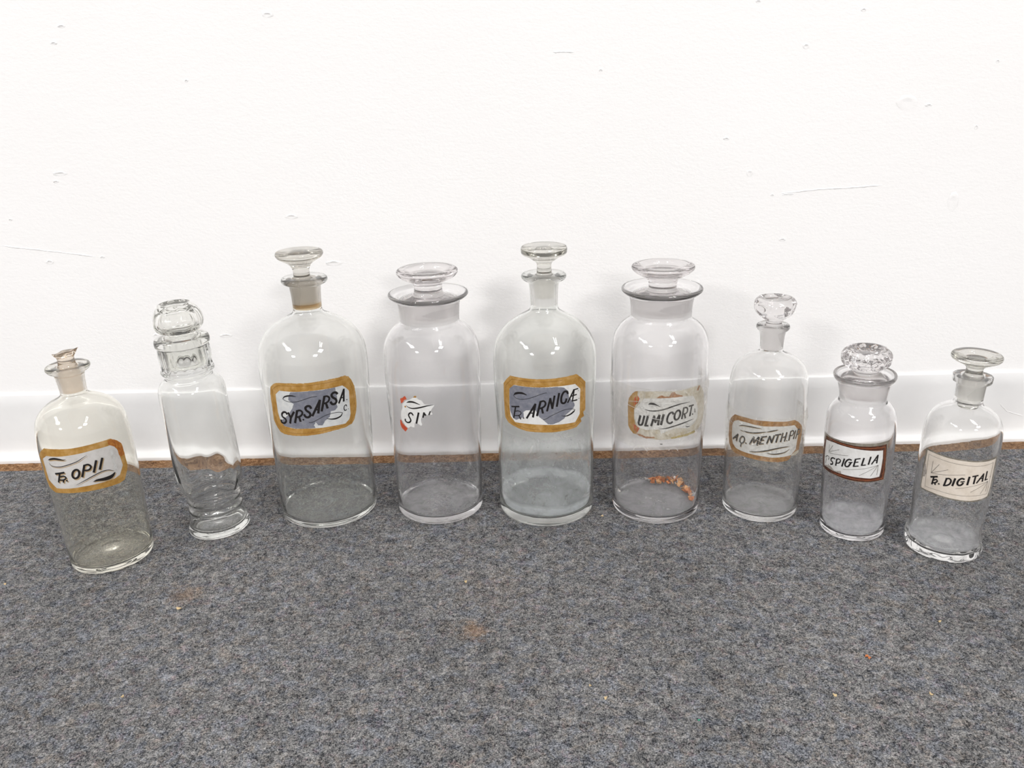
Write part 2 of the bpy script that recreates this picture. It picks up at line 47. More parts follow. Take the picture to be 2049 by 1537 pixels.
# outer profiles, mm: (r, z); a repeated point is a sharp corner
PROF={
1:dict(o=[(39,0),(42.5,1.2),(43.3,5),(44,34),(45.4,85),(46,129),(45.6,150),(43,170.5),(36,182),(26,189.5),(17,194),(13.4,197.3),(13.2,200),(14.4,217),(15.6,220.8),(19.5,222.6),(21.7,226.2),(20.6,228.8),(17,229.3),(13,228.6)],t=2.2,floor=6,kick=5,bore=(10.6,228),bb=(9.6,200)),
2:dict(o=[(31,0),(34.5,1.2),(35.1,4),(33.3,11),(30.6,18.5),(28.9,23.5),(31,29.5),(28.5,35.5),(30.6,41),(28.9,47),(32.3,54.5),(35.8,65),(37,80),(36.7,110),(36.3,150),(36.2,173),(35,182),(31,188.5),(26.5,192.3),(25.3,194.8),(26.2,197.4),(28.3,199.2),(28.6,201.6),(27.4,204),(27.4,204),(27.6,208),(28.5,217),(28.2,224),(27.2,228.6),(26,230)],t=2.4,floor=5,kick=3,bore=(24,230),bb=(22.6,200)),
3:dict(o=[(53,0),(57,1.2),(58,5),(58.5,51),(60.6,116),(62.2,172),(62.4,193),(60.4,212),(53.5,226.6),(43.8,236.4),(32.8,243.4),(23.6,248.3),(18.3,251.6),(16.4,255),(16.3,258),(17.5,280),(18.8,284),(24,286),(26,289.4),(24.8,292.2),(21.5,293),(15,293)],t=2.6,floor=6,kick=2,bore=(13.4,292),bb=(12.2,257)),
4:dict(o=[(48,0),(51.5,1.2),(52.3,5),(52.7,45),(53.7,95),(55.8,163),(56,193),(54.5,211),(50,222.5),(43.5,230.4),(38,234.4),(34.9,237.4),(34.2,240),(35.8,260.5),(37.4,264.4),(42,266.6),(45.5,270),(45,272),(43,272.5),(38.5,270.3),(34,267.5)],t=2.5,floor=8,kick=3,bore=(32.6,265.5),bb=(30.8,239.5)),
5:dict(o=[(53,0),(56.6,1.4),(57.3,5),(57.4,48),(57.9,113),(59.6,168),(59.8,190),(58,208.4),(52,222.5),(41.5,234.4),(29.5,242.4),(21.5,247),(17.2,250.4),(15.6,254.4),(15.5,258),(16.6,279),(18,283),(23.3,285.2),(25.5,288.6),(24.3,291.4),(21,292.2),(14,292.2)],t=2.6,floor=10,kick=3,bore=(12.6,291),bb=(11.6,256)),
6:dict(o=[(48,0),(51.5,1.2),(52.3,5),(52.9,43),(53.9,92),(55,150),(55.2,188),(54.4,208),(52,219.4),(47.3,228),(41.5,233.8),(37.2,236.8),(34.7,239.4),(34.2,242),(35.9,262),(37.8,266),(42.5,268.3),(45.3,271.8),(44.6,274),(42.3,274.6),(38,272.4),(34,269.5)],t=2.5,floor=7,kick=2,bore=(32.6,267.5),bb=(30.8,241.5)),
7:dict(o=[(39.5,0),(43,1.2),(43.7,5),(44.1,39),(44.1,88),(44.2,130),(44,150),(43,167),(39.4,180),(32.8,188),(23.2,194),(16.4,197),(13,200),(12.7,203),(14,220.5),(15.2,223.4),(17.3,225),(18.3,227.8),(17.2,230.2),(14,230.8)],t=2.3,floor=6,kick=3,bore=(11.2,230),bb=(9.9,202)),
8:dict(o=[(30.5,0),(34,1.2),(34.6,5),(35.1,23),(36,67),(36.8,112),(36.7,128),(35.8,140),(33.8,147.2),(30.4,152.8),(27,156.2),(24.7,159),(24.2,161.4),(26.6,177.5),(28,181),(31,184),(32.1,187.4),(31.4,189.6),(29.6,189.3),(27,186)],t=2.2,floor=5,kick=4,bore=(25.2,184),bb=(22.4,161)),
9:dict(o=[(34.5,0),(38,1.4),(38.7,6),(38.3,12.5),(36.8,17.5),(35.8,23),(36.2,45),(36.9,67),(37.3,105),(37.2,136),(35.7,147.6),(31.6,156.8),(24.5,163.6),(18,167.4),(14.8,169.4),(13.6,171.6),(13.5,174),(14,189.5),(14.6,192),(18.5,194.3),(18.5,194.3),(18.9,200.2),(18.9,200.2),(13,200.6)],t=2.2,floor=7,kick=5,bore=(11.4,200),bb=(10.4,176)),
}
STOP={
1:[(0,200),(9.2,200),(9.2,200),(10.3,224),(9.6,227.5),(8.7,229.5),(8.3,233),(8.3,236.5),(9.8,239.5),(12.2,243),(12.2,243),(0,241.5)],
2:[(20,206),(22.2,208),(23.2,229),(23.2,229),(23.2,230.6),(23.2,230.6),(28.8,230.8),(29.3,233),(29.2,236.4),(27.9,239),(22,240.6),(16.2,241.8),(15.3,243.2),(17,245),(21.5,246.6),(25.6,250.4),(27.1,257),(25.6,264.4),(22,271),(18.3,275.4),(16.5,277),(14.6,277.2),(12.5,275.2),(7,273.6),(0,273.4),(0,269.6),(8,269.6),(15,268.4),(20.5,262.5),(22.2,256),(20.4,251.5),(15,248.4),(11.6,245.6),(11,243),(12.4,240),(18,236.6),(19.6,233),(19.4,207),(20,206)],
3:[(0,259),(11.6,259),(11.6,259),(13,288),(12,290.6),(9.6,292.6),(9.1,296),(9.4,301.6),(12.2,307),(18.7,311.6),(24.3,315),(26.5,318.6),(25.6,321.6),(22,323),(10,323.8),(0,324)],
4:[(0,243),(28,243),(30.4,245),(31.8,261),(30.5,264.5),(25,267),(18.5,269.4),(16.3,273),(16.3,280.5),(19,284.6),(26,287.8),(32,291.2),(34.6,295),(34.4,297.6),(32,299.4),(27,299.6),(24,299.2),(21.8,297),(20,294.2),(12,293.6),(0,293.6)],
5:[(0,265),(9.4,265),(9.4,265),(11.9,286),(11.2,289.5),(8.8,291.6),(8.3,295),(8.2,302),(9.6,304.8),(14,308),(18.5,311),(24.8,314.2),(25.5,315.8),(25.5,320.8),(24,322.6),(18,323.2),(0,323)],
6:[(0,245),(28,245),(30.4,247),(31.9,263),(30.5,266.4),(25,268.6),(18,270.6),(15.6,273.6),(16.4,280.5),(19.5,284.6),(27,289),(32.6,292.6),(34.8,296),(34.3,298.4),(31.5,299.6),(26,299.8),(23.6,298.8),(22.2,295.2),(20,294.4),(0,294.4)],
7:[(0,203),(9.4,203),(9.4,203),(10.7,226.5),(10,229),(8.8,231),(8.9,234.5),(12.5,237.6),(19.6,243.4),(23.2,250.4),(22.9,255.2),(21,259.2),(18,261.2),(15.6,260.8),(12,258.4),(0,257.8)],
8:[(0,164),(20,164),(22,166),(24.6,182),(23.6,185),(18.5,188),(14.3,191),(14.2,194),(18.5,196.6),(24,200.8),(25.6,206.6),(25.2,211.8),(22.4,215.8),(18,217.8),(14.5,217.4),(10.5,215),(0,214.4)],
9:[(0,164.5),(8.6,164.5),(9.6,166),(10.9,196),(10.2,199),(8.6,202),(8.1,205),(8.4,209),(14.5,213.6),(22.6,217.8),(23.9,220.6),(22.8,223),(18,223.7),(14,223),(12,220.4),(10,219.4),(0,219.2)],
}
def crom(pts,n=5):
    """centripetal Catmull-Rom through pts; split at repeated points"""
    runs=[[pts[0]]]
    for p in pts[1:]:
        if p==runs[-1][-1]: runs.append([p])
        else: runs[-1].append(p)
    out=[]
    for run in runs:
        if len(run)<2: continue
        if len(run)==2: seg=[run[0],run[1]]
        else:
            P=[(2*run[0][0]-run[1][0],2*run[0][1]-run[1][1])]+run+[(2*run[-1][0]-run[-2][0],2*run[-1][1]-run[-2][1])]
            seg=[]
            for i in range(1,len(P)-2):
                q=P[i-1:i+3];T=[0]
                for k in range(3): T.append(T[-1]+max(1e-6,((q[k+1][0]-q[k][0])**2+(q[k+1][1]-q[k][1])**2)**.25))
                for j in range(n):
                    t=T[1]+(T[2]-T[1])*j/n
                    def L(a,b,ta,tb): return ((tb-t)/(tb-ta)*a[0]+(t-ta)/(tb-ta)*b[0],(tb-t)/(tb-ta)*a[1]+(t-ta)/(tb-ta)*b[1])
                    A1=L(q[0],q[1],T[0],T[1]);A2=L(q[1],q[2],T[1],T[2]);A3=L(q[2],q[3],T[2],T[3])
                    B1=L(A1,A2,T[0],T[2]);B2=L(A2,A3,T[1],T[3]);seg.append(L(B1,B2,T[1],T[2]))
            seg.append(run[-1])
        if out and out[-1]==seg[0]: seg=seg[1:]
        out+=seg
    return out
def rad_at(sp,z):
    """outer radius of a body spline at height z (mm)"""
    for a,b in zip(sp,sp[1:]):
        if a[1]<=z<=b[1] and b[1]>a[1]: return a[0]+(b[0]-a[0])*(z-a[1])/(b[1]-a[1])
    return sp[-1][0]

# ---------------------------------------------------------------- helpers
def link(name, me, mats, parent=None):
    o = bpy.data.objects.new(name, me); C.objects.link(o)
    for m in (mats if isinstance(mats, (list, tuple)) else [mats]): me.materials.append(m)
    if parent: o.parent = parent
    return o
def tag(o, label=None, cat=None, group=None, kind=None):
    if label: o['label'] = label
    if cat: o['category'] = cat
    if group: o['group'] = group
    if kind: o['kind'] = kind
    return o
def empty(name, loc, rot=(0, 0, 0)):
    o = bpy.data.objects.new(name, None); C.objects.link(o); o.location = loc; o.rotation_euler = rot; o.empty_display_size = .02
    return o
def mesh_of(bm, name, smooth=None):
    me = bpy.data.meshes.new(name); bm.to_mesh(me); bm.free()
    if smooth is not None:
        me.shade_smooth(); me.set_sharp_from_angle(angle=math.radians(smooth))
    return me
def nt(name):
    m = bpy.data.materials.new(name); m.use_nodes = True; t = m.node_tree; t.nodes.clear()
    out = t.nodes.new('ShaderNodeOutputMaterial'); return m, t, out
def N(t, typ, **kw):
    n = t.nodes.new(typ)
    for k, v in kw.items():
        if k.startswith('_'): setattr(n, k[1:], v)
        else: n.inputs[k.replace('_', ' ')].default_value = v
    return n
def ramp(t, src, stops):
    r = t.nodes.new('ShaderNodeValToRGB'); e = r.color_ramp.elements
    while len(e) < len(stops): e.new(.5)
    for i, (p, c) in enumerate(stops):
        e[i].position = p; e[i].color = (c, c, c, 1) if not isinstance(c, tuple) else (*c, 1)
    t.links.new(src, r.inputs[0]); return r
def tc(t): return t.nodes.new('ShaderNodeTexCoord').outputs['Object']
def nz(t, vec, scale, detail=3, rough=.5, dist=0):
    n = t.nodes.new('ShaderNodeTexNoise'); n.inputs['Scale'].default_value = scale; n.inputs['Detail'].default_value = detail
    n.inputs['Roughness'].default_value = rough; n.inputs['Distortion'].default_value = dist
    t.links.new(vec, n.inputs['Vector']); return n.outputs['Fac']
def mixc(t, fac, a, b, mode='MIX'):
    n = t.nodes.new('ShaderNodeMix'); n.data_type = 'RGBA'; n.blend_type = mode
    for i, v in ((0, fac), (6, a), (7, b)):
        if hasattr(v, 'links'): t.links.new(v, n.inputs[i])
        elif i == 0: n.inputs[0].default_value = v
        else: n.inputs[i].default_value = (*v, 1)
    return n.outputs[2]
def mathn(t, op, a, b=0.0, clamp=False):
    n = t.nodes.new('ShaderNodeMath'); n.operation = op; n.use_clamp = clamp
    for i, v in ((0, a), (1, b)):
        if hasattr(v, 'links'): t.links.new(v, n.inputs[i])
        else: n.inputs[i].default_value = v
    return n.outputs[0]
def bump(t, h, strength, dist):
    b = t.nodes.new('ShaderNodeBump'); b.inputs['Strength'].default_value = strength; b.inputs['Distance'].default_value = dist
    t.links.new(h, b.inputs['Height']); return b.outputs[0]

# ---------------------------------------------------------------- materials
def glass(name, tint, dust=.05, dscale=60, rough=0.0, dustcol=(.85, .85, .83)):
    m, t, out = nt(name); v = tc(t)
    g = N(t, 'ShaderNodeBsdfGlass', Color=(*tint, 1), Roughness=rough, IOR=1.5)
    d = N(t, 'ShaderNodeBsdfDiffuse', Color=(*dustcol, 1)); tr = N(t, 'ShaderNodeBsdfTranslucent', Color=(*dustcol, 1))
    a = t.nodes.new('ShaderNodeAddShader'); mx = N(t, 'ShaderNodeMixShader', Fac=.5)
    t.links.new(d.outputs[0], mx.inputs[1]); t.links.new(tr.outputs[0], mx.inputs[2])
    f = ramp(t, nz(t, v, dscale, 4, .65), [(.3, dust*.35), (.75, dust*1.6)])
    m2 = N(t, 'ShaderNodeMixShader'); t.links.new(f.outputs[0], m2.inputs[0])
    t.links.new(g.outputs[0], m2.inputs[1]); t.links.new(mx.outputs[0], m2.inputs[2]); t.links.new(m2.outputs[0], out.inputs[0])
    # slow waviness of blown glass
    t.links.new(bump(t, nz(t, v, 22, 1, .3), .12, .004), g.inputs['Normal'])
    return m
G_CLEAR = glass('glass_clear', (.998, .998, .996), .012)
G_LAV = glass('glass_faint_lavender', (.997, .995, .997), .012)
G_GREY = glass('glass_grey', (.988, .990, .985), .012)
G_CLOUD = glass('glass_clouded', (.988, .992, .985), .03, 35)
G_STRAW = glass('glass_straw', (.998, .994, .974), .012)
G_BOTTLE2 = glass('glass_pressed', (.995, .997, .993), 0.01)
S_SMOKE = glass('stopper_smoky', (.90, .89, .865), 0.04)
S_GREY = glass('stopper_grey', (.92, .915, .895), 0.03)
S_CLEAR = glass('stopper_clear', (.955, .945, .945), 0.02)
S_PRESS = glass('stopper_pressed', (.985, .985, .975), 0.012)
S_BROWN = glass('stopper_brownish', (.95, .90, .84), 0.05)
def ground(name, col=(.95, .92, .88), band=None):
    m, t, out = nt(name); v = tc(t)
    g = N(t, 'ShaderNodeBsdfGlass', Color=(1, 1, 1, 1), Roughness=.34, IOR=1.45)
    d = N(t, 'ShaderNodeBsdfDiffuse', Color=(*col, 1)); tr = N(t, 'ShaderNodeBsdfTranslucent', Color=(*col, 1))
    if band:
        s = t.nodes.new('ShaderNodeSeparateXYZ'); t.links.new(v, s.inputs[0])
        z = mathn(t, 'ADD', s.outputs[2], mathn(t, 'MULTIPLY', nz(t, v, 90), .003))
        r = ramp(t, mathn(t, 'MULTIPLY', mathn(t, 'SUBTRACT', z, band[0]), 1/(band[1]-band[0]), True), [(0, (.78, .68, .52)), (.75, (.78, .62, .40)), (.92, (.62, .48, .32)), (1, col)])
        [t.links.new(r.outputs[0], q.inputs[0]) for q in (d, tr, g)]
    a = N(t, 'ShaderNodeMixShader', Fac=.6); t.links.new(d.outputs[0], a.inputs[1]); t.links.new(tr.outputs[0], a.inputs[2])
    b = N(t, 'ShaderNodeMixShader', Fac=.22); t.links.new(g.outputs[0], b.inputs[1]); t.links.new(a.outputs[0], b.inputs[2])
    t.links.new(b.outputs[0], out.inputs[0]); return m
FROST = ground('ground_glass'); FROST3 = ground('ground_glass_stained', (.82, .79, .75), (.2555, .2645)); FROST1 = ground('ground_glass_tan', (.82, .75, .69))
def paint(name, col, var=None, scale=300, rough=.5, spec=.3, gloss=0, bmp=0):
    m, t, out = nt(name); v = tc(t)
    p = N(t, 'ShaderNodeBsdfPrincipled', Roughness=rough); p.inputs['Specular IOR Level'].default_value = spec
    if gloss: p.inputs['Coat Weight'].default_value = gloss; p.inputs['Coat Roughness'].default_value = .05
    if var:
        r = ramp(t, nz(t, v, scale, 5, .65), [(.32, var[0]), (.5, col), (.7, var[1])]); t.links.new(r.outputs[0], p.inputs[0])
    else: p.inputs[0].default_value = (*col, 1)
    if bmp: t.links.new(bump(t, nz(t, v, scale*2, 4), bmp, .0003), p.inputs['Normal'])
    t.links.new(p.outputs[0], out.inputs[0]); return m
M = {
 'gold': paint('label_gilt', (.375, .205, .047), ((.285, .135, .024), (.48, .295, .12)), 110, .42, .4, 0, .3),
 'gold_brown': paint('label_gilt_brown', (.33, .165, .05), ((.25, .115, .03), (.44, .27, .11)), 260, .35, .4, .3, .2),
 'white': paint('label_white', (.66, .655, .64), ((.60, .59, .57), (.70, .70, .69)), 200, .4, .4, .3),
 'white_grey': paint('label_white_aged', (.54, .52, .50), ((.48, .46, .44), (.58, .56, .545)), 120, .35, .4, .4),
 'silver': paint('label_silver_white', (.55, .56, .56), ((.48, .49, .50), (.62, .62, .60)), 160, .35, .4, .3),
 'cream': paint('label_cream', (.66, .59, .51), ((.60, .53, .45), (.70, .64, .57)), 120, .35, .4, .4),
 'slate': paint('label_slate_wear', (.175, .18, .215), ((.14, .148, .18), (.225, .228, .25)), 160, .5),
 'grey_light': paint('label_grey_wear', (.50, .49, .47), ((.40, .38, .36), (.58, .58, .57)), 300, .5),
 'beige': paint('label_beige_varnish', (.56, .52, .44), ((.44, .37, .26), (.66, .63, .57)), 150, .3, .5, .6, .4),
 'rust': paint('label_rust', (.36, .13, .025), ((.24, .07, .02), (.45, .24, .06)), 350, .5, .3, 0, .4),
 'red': paint('label_red', (.46, .07, .028), ((.32, .045, .02), (.52, .12, .05)), 400, .5),
 'brown': paint('label_brown', (.33, .16, .075), ((.24, .10, .05), (.42, .25, .14)), 400, .5),
 'olive': paint('label_olive', (.42, .34, .14), ((.30, .2, .08), (.5, .44, .28)), 500, .5),
 'mahogany': paint('label_mahogany', (.075, .024, .012), ((.045, .018, .011), (.14, .042, .017)), 200, .25, .5, .6),
 'rim': paint('label_glass_rim', (.20, .18, .145), ((.12, .10, .08), (.30, .28, .25)), 120, .2, .5, .8),
 'taupe': paint('label_taupe', (.33, .30, .27), ((.2, .17, .14), (.44, .41, .38)), 300, .5),
 'ink': paint('label_ink', (.012, .010, .010), None, 1, .35, .4),
 'ink_soft': paint('label_ink_worn', (.02, .018, .018), ((.012, .011, .011), (.06, .055, .05)), 500, .4, .4),
 'fine': paint('label_fine_line', (.13, .12, .11), None, 1, .5),
 'tan': paint('label_letter_shade', (.36, .26, .15), None, 1, .5),
 'crease': paint('tape_crease', (.72, .70, .67), None, 1, .2, .5, .5),
 'gilt_line': paint('label_gilt_line', (.20, .09, .02), None, 1, .5),
 'redline': paint('label_red_line', (.40, .13, .05), None, 1, .3),
}
def fabric_mats():
    m, t, out = nt('carpet_heather_grey'); v = tc(t)
    p = N(t, 'ShaderNodeBsdfPrincipled', Roughness=.95); p.inputs['Specular IOR Level'].default_value = .1
    a = nz(t, v, 760, 2, .6, .4); b = nz(t, v, 1800, 2, .6, .3); c = nz(t, v, 300, 3, .6, .6); e = nz(t, v, 88, 3, .6, .8)
    h = mathn(t, 'ADD', mathn(t, 'ADD', mathn(t, 'MULTIPLY', a, .36), mathn(t, 'MULTIPLY', b, .20)), mathn(t, 'ADD', mathn(t, 'MULTIPLY', c, .26), mathn(t, 'MULTIPLY', e, .18)))
    r = ramp(t, h, [(.41, (.014, .0145, .017)), (.455, (.066, .068, .072)), (.50, (.148, .147, .148)), (.55, (.255, .252, .248)), (.61, (.43, .42, .41))])
    # warm, cool and wine tinted fibre clumps
    col = r.outputs[0]
    for sc, tint, lo in ((70, (1.09, 1.0, .92), .52), (55, (.92, .98, 1.10), .50), (95, (1.09, .94, .99), .56)):
        f = ramp(t, nz(t, v, sc, 4, .7, 1.0), [(lo, 0.0), (lo+.10, .9)]); col = mixc(t, f.outputs[0], col, mixc(t, 1.0, col, tint, 'MULTIPLY'))
    big = ramp(t, nz(t, v, 5, 4, .6), [(.3, .84), (.7, 1.10)])
    col = mixc(t, 1.0, col, big.outputs[0], 'MULTIPLY')
    # rusty stain in front of the row and a fainter one at left
    for (x, y, rr, s, cc) in ((-.0507, .655, .018, .6, (.19, .115, .06)), (-.3575, .7237, .022, .5, (.14, .10, .07)), (-.03, .72, .05, .12, (.15, .12, .08))):
        d = t.nodes.new('ShaderNodeVectorMath'); d.operation = 'DISTANCE'; t.links.new(v, d.inputs[0]); d.inputs[1].default_value = (x, y, 0)
        dd = mathn(t, 'ADD', d.outputs['Value'], mathn(t, 'MULTIPLY', mathn(t, 'SUBTRACT', nz(t, v, 120, 3, .7), .5), rr*2.2))
        ff = ramp(t, mathn(t, 'DIVIDE', dd, rr), [(.2, s), (1, 0.0)]); col = mixc(t, ff.outputs[0], col, mixc(t, .55, mixc(t, 1.0, col, (1.7, 1.05, .6), 'MULTIPLY'), cc))
    t.links.new(col, p.inputs[0]); t.links.new(bump(t, h, .9, .0035), p.inputs['Normal'])
    t.links.new(p.outputs[0], out.inputs[0])
    m2, t, out = nt('carpet_backing_brown'); v = tc(t)
    p = N(t, 'ShaderNodeBsdfPrincipled', Roughness=.9); p.inputs['Specular IOR Level'].default_value = .15
    h = mathn(t, 'ADD', mathn(t, 'MULTIPLY', nz(t, v, 420, 3, .65, .8), .6), mathn(t, 'MULTIPLY', nz(t, v, 150, 3, .6), .4))
    r = ramp(t, h, [(.34, (.05, .025, .012)), (.45, (.18, .09, .04)), (.54, (.32, .175, .085)), (.66, (.52, .36, .22))])
    g = ramp(t, nz(t, v, 12, 3), [(.45, 0.0), (.7, .55)]); col = mixc(t, g.outputs[0], r.outputs[0], (.13, .105, .085))
    t.links.new(col, p.inputs[0]); t.links.new(bump(t, h, 1, .004), p.inputs['Normal']); t.links.new(p.outputs[0], out.inputs[0])
    m3, t, out = nt('wall_paint_white'); v = tc(t)
    p = N(t, 'ShaderNodeBsdfPrincipled', Roughness=.6); p.inputs['Specular IOR Level'].default_value = .25
    mp = t.nodes.new('ShaderNodeMapping'); mp.inputs['Scale'].default_value = (1, 1, 1.9); t.links.new(v, mp.inputs[0])
    sm = ramp(t, nz(t, v, 2.2, 3, .6), [(.3, (.85, .838, .832)), (.7, (.868, .859, .855))])
    t.links.new(sm.outputs[0], p.inputs[0])
    h = mathn(t, 'ADD', nz(t, mp.outputs[0], 170, 3, .6, .4), mathn(t, 'MULTIPLY', nz(t, mp.outputs[0], 45, 2), .8))
    t.links.new(bump(t, h, .26, .0009), p.inputs['Normal']); t.links.new(p.outputs[0], out.inputs[0])
    m4, t, out = nt('cove_base_white'); v = tc(t)
    p = N(t, 'ShaderNodeBsdfPrincipled', Roughness=.34); p.inputs['Specular IOR Level'].default_value = .4
    sm = ramp(t, nz(t, v, 9, 4, .65), [(.3, (.74, .735, .735)), (.7, (.80, .795, .79))]); t.links.new(sm.outputs[0], p.inputs[0])
    t.links.new(bump(t, nz(t, v, 60, 3), .15, .001), p.inputs['Normal']); t.links.new(p.outputs[0], out.inputs[0])
    return m, m2, m3, m4
CARPET, BACKING, WALLP, COVE = fabric_mats()

# ---------------------------------------------------------------- setting
def grid_xy(x0, x1, y0, y1, z): return [(x0, y0, z), (x1, y0, z), (x1, y1, z), (x0, y1, z)]
def carpet_edge():
    # ragged front edge of the fitted carpet along the wall; a slab 4 mm thick
    random.seed(5); pts = []; x = -5.2
    while x < 5.2:
        pts.append((x, 1.0268 + .0012*noise.noise(Vector((x*14, 0, 0))) + .0011*noise.noise(Vector((x*110, 3, 0))))); x += .0035
    pts.append((5.2, 1.0268))
    bm = bmesh.new()
    top = [bm.verts.new((x, y, 0)) for x, y in pts]; mid = [bm.verts.new((x, y + .0012, -.0035)) for x, y in pts]
    fr = [bm.verts.new((x, .95, 0)) for x, y in pts]
    for i in range(len(pts)-1):
        bm.faces.new((fr[i], fr[i+1], top[i+1], top[i])); bm.faces.new((top[i], top[i+1], mid[i+1], mid[i]))
    a = [bm.verts.new(c) for c in ((-5.2, -7.5, 0), (5.2, -7.5, 0))]
    bm.faces.new([a[0], a[1]] + fr[::-1])
    return mesh_of(bm, 'floor')
tag(link('floor', carpet_edge(), CARPET), kind='structure', label='blue-grey heathered carpet covering the floor')
def subfloor():
    bm = bmesh.new(); nx = 1300; rows = [1.0, 1.012, 1.022, 1.030, 1.038, 1.046, 1.054, 1.062]
    V = [[bm.verts.new((-5.2 + 10.4*i/nx, y, -.0035 + .0012*noise.noise(Vector((i*1.3, y*260, 0))))) for i in range(nx+1)] for y in rows]
    for j in range(len(rows)-1):
        for i in range(nx): bm.faces.new((V[j][i], V[j][i+1], V[j+1][i+1], V[j+1][i]))
    return mesh_of(bm, 'floor_strip', 180)
tag(link('floor_strip', subfloor(), BACKING), kind='structure', label='strip of rough brown backing between carpet and wall')
YW = DW + .0125
def wall():
    bm = bmesh.new(); v = [bm.verts.new(c) for c in ((-5.2, YW, -.004), (5.2, YW, -.004), (5.2, YW, 2.9), (-5.2, YW, 2.9), (-5.2, YW+.1, -.004), (5.2, YW+.1, -.004), (5.2, YW+.1, 2.9), (-5.2, YW+.1, 2.9))]
    for f in ((0, 1, 2, 3), (4, 7, 6, 5), (3, 2, 6, 7), (0, 3, 7, 4), (1, 5, 6, 2)): bm.faces.new([v[i] for i in f])
    return mesh_of(bm, 'wall')
WALL = tag(link('wall_back', wall(), WALLP), kind='structure', label='white painted wall with small dents and chips')
def cove():
    f = YW - .0035
    pr = [(YW, .0985), (YW-.0012, .0992), (f+.0006, .0985), (f, .0972), (f, .080), (f, .030), (f-.0003, .0165), (f-.0016, .0105), (f-.0042, .0058), (f-.0075, .0030), (DW+.0002, .0012), (DW, .0002), (DW+.0004, -.004)]
    bm = bmesh.new(); nx = 240
    R = [[bm.verts.new((-5.2+10.4*i/nx, y + (.0005*noise.noise(Vector((i*.35, z*30, 1))) if 0 < k < 12 else 0), z)) for i in range(nx+1)] for k, (y, z) in enumerate(pr)]
    for k in range(len(pr)-1):
        for i in range(nx): bm.faces.new((R[k][i], R[k+1][i], R[k+1][i+1], R[k][i+1]))
    bmesh.ops.recalc_face_normals(bm, faces=bm.faces)
    return mesh_of(bm, 'baseboard', 60)
BASE = tag(link('baseboard_back', cove(), COVE), kind='structure', label='low white cove base running along the wall')
def chip_mesh(w, h, seed):
    """a dented flake of paint: crescent ridge with a shallow dish, raised off the wall"""
    random.seed(seed); bm = bmesh.new(); n = 14; w *= .0005; h *= .0005; a = random.uniform(-.5, .5)
    c = bm.verts.new((0, -.0001, 0)); rings = []
    for k, (s, d) in enumerate(((.45, .0003), (.8, .0009), (1.0, .0002))):
        rings.append([bm.verts.new((s*w*math.cos(q)*(1+.25*noise.noise(Vector((q*2, seed, k)))), -d*(1 + .9*math.sin(q+a))*.6 - .00005, s*h*math.sin(q)*(1+.3*noise.noise(Vector((q*2, seed+9, k)))))) for q in [2*PI*i/n for i in range(n)]])
    for i in range(n):
        j = (i+1) % n; bm.faces.new((c, rings[0][i], rings[0][j]))
        for k in range(2): bm.faces.new((rings[k][i], rings[k+1][i], rings[k+1][j], rings[k][j]))
    bmesh.ops.recalc_face_normals(bm, faces=bm.faces)
    return mesh_of(bm, 'paint_chip', 60)
for i, (x, z, w_, h_) in enumerate(CHIPS):
    o = link('paint_chip', chip_mesh(max(w_, 4), max(h_, 3), i), WALLP, WALL); o.location = (x, YW, z)
def ridge(pts, y, r, name, mat, parent):
    bm = bmesh.new(); P = []
    for (a, b) in zip(pts, pts[1:]):
        for k in range(14): P.append((a[0]+(b[0]-a[0])*k/14, a[1]+(b[1]-a[1])*k/14))
    R = []
    for i, (x, z) in enumerate(P):
        q = r*(.5+.9*abs(noise.noise(Vector((i*.6, 2, 0))))) * min(1, i/3+.2, (len(P)-1-i)/3+.2); zz = z + .0006*noise.noise(Vector((i*.4, 0, 0)))
        R.append([bm.verts.new(c) for c in ((x, y, zz+q*1.6), (x, y-q, zz+q*.3), (x, y, zz-q*1.2))])
    for a, b in zip(R, R[1:]):
        bm.faces.new((a[0], a[1], b[1], b[0])); bm.faces.new((a[1], a[2], b[2], b[1]))
    return link(name, mesh_of(bm, name, 60), mat, parent)
for L in CRACKS: ridge(L, YW, .0009, 'paint_crack', WALLP, WALL)
for L in CRACKB: ridge(L, YW-.0035, .0008, 'scuff', COVE, BASE)

# ---------------------------------------------------------------- lathe
def lathe(prof, n=96, mod=None, slots=None, closed_axis=True):
    """prof: [(r, z)] in mm from axis to axis; mod(theta, r, z, i) -> r; slots: material index per segment"""
    bm = bmesh.new(); rows = []
    for i, (r, z) in enumerate(prof):
        if r < 1e-6: rows.append(bm.verts.new((0, 0, z/1000))); continue
        row = []
        for k in range(n):
            th = 2*PI*k/n; q = mod(th, r, z, i) if mod else r
            if isinstance(q, tuple): q, zz = q
            else: zz = z
            row.append(bm.verts.new((q/1000*math.sin(th), -q/1000*math.cos(th), zz/1000)))
        rows.append(row)
    for i, (a, b) in enumerate(zip(rows, rows[1:])):
        s = slots[i] if slots else 0
        for k in range(n):
            j = (k+1) % n
            if not isinstance(a, list) and not isinstance(b, list): break
            if not isinstance(a, list): f = bm.faces.new((a, b[j], b[k]))
            elif not isinstance(b, list): f = bm.faces.new((a[k], a[j], b))
            else: f = bm.faces.new((a[k], a[j], b[j], b[k]))
            f.material_index = s
    bmesh.ops.remove_doubles(bm, verts=bm.verts, dist=1e-7)
    bmesh.ops.recalc_face_normals(bm, faces=bm.faces)
    return bm
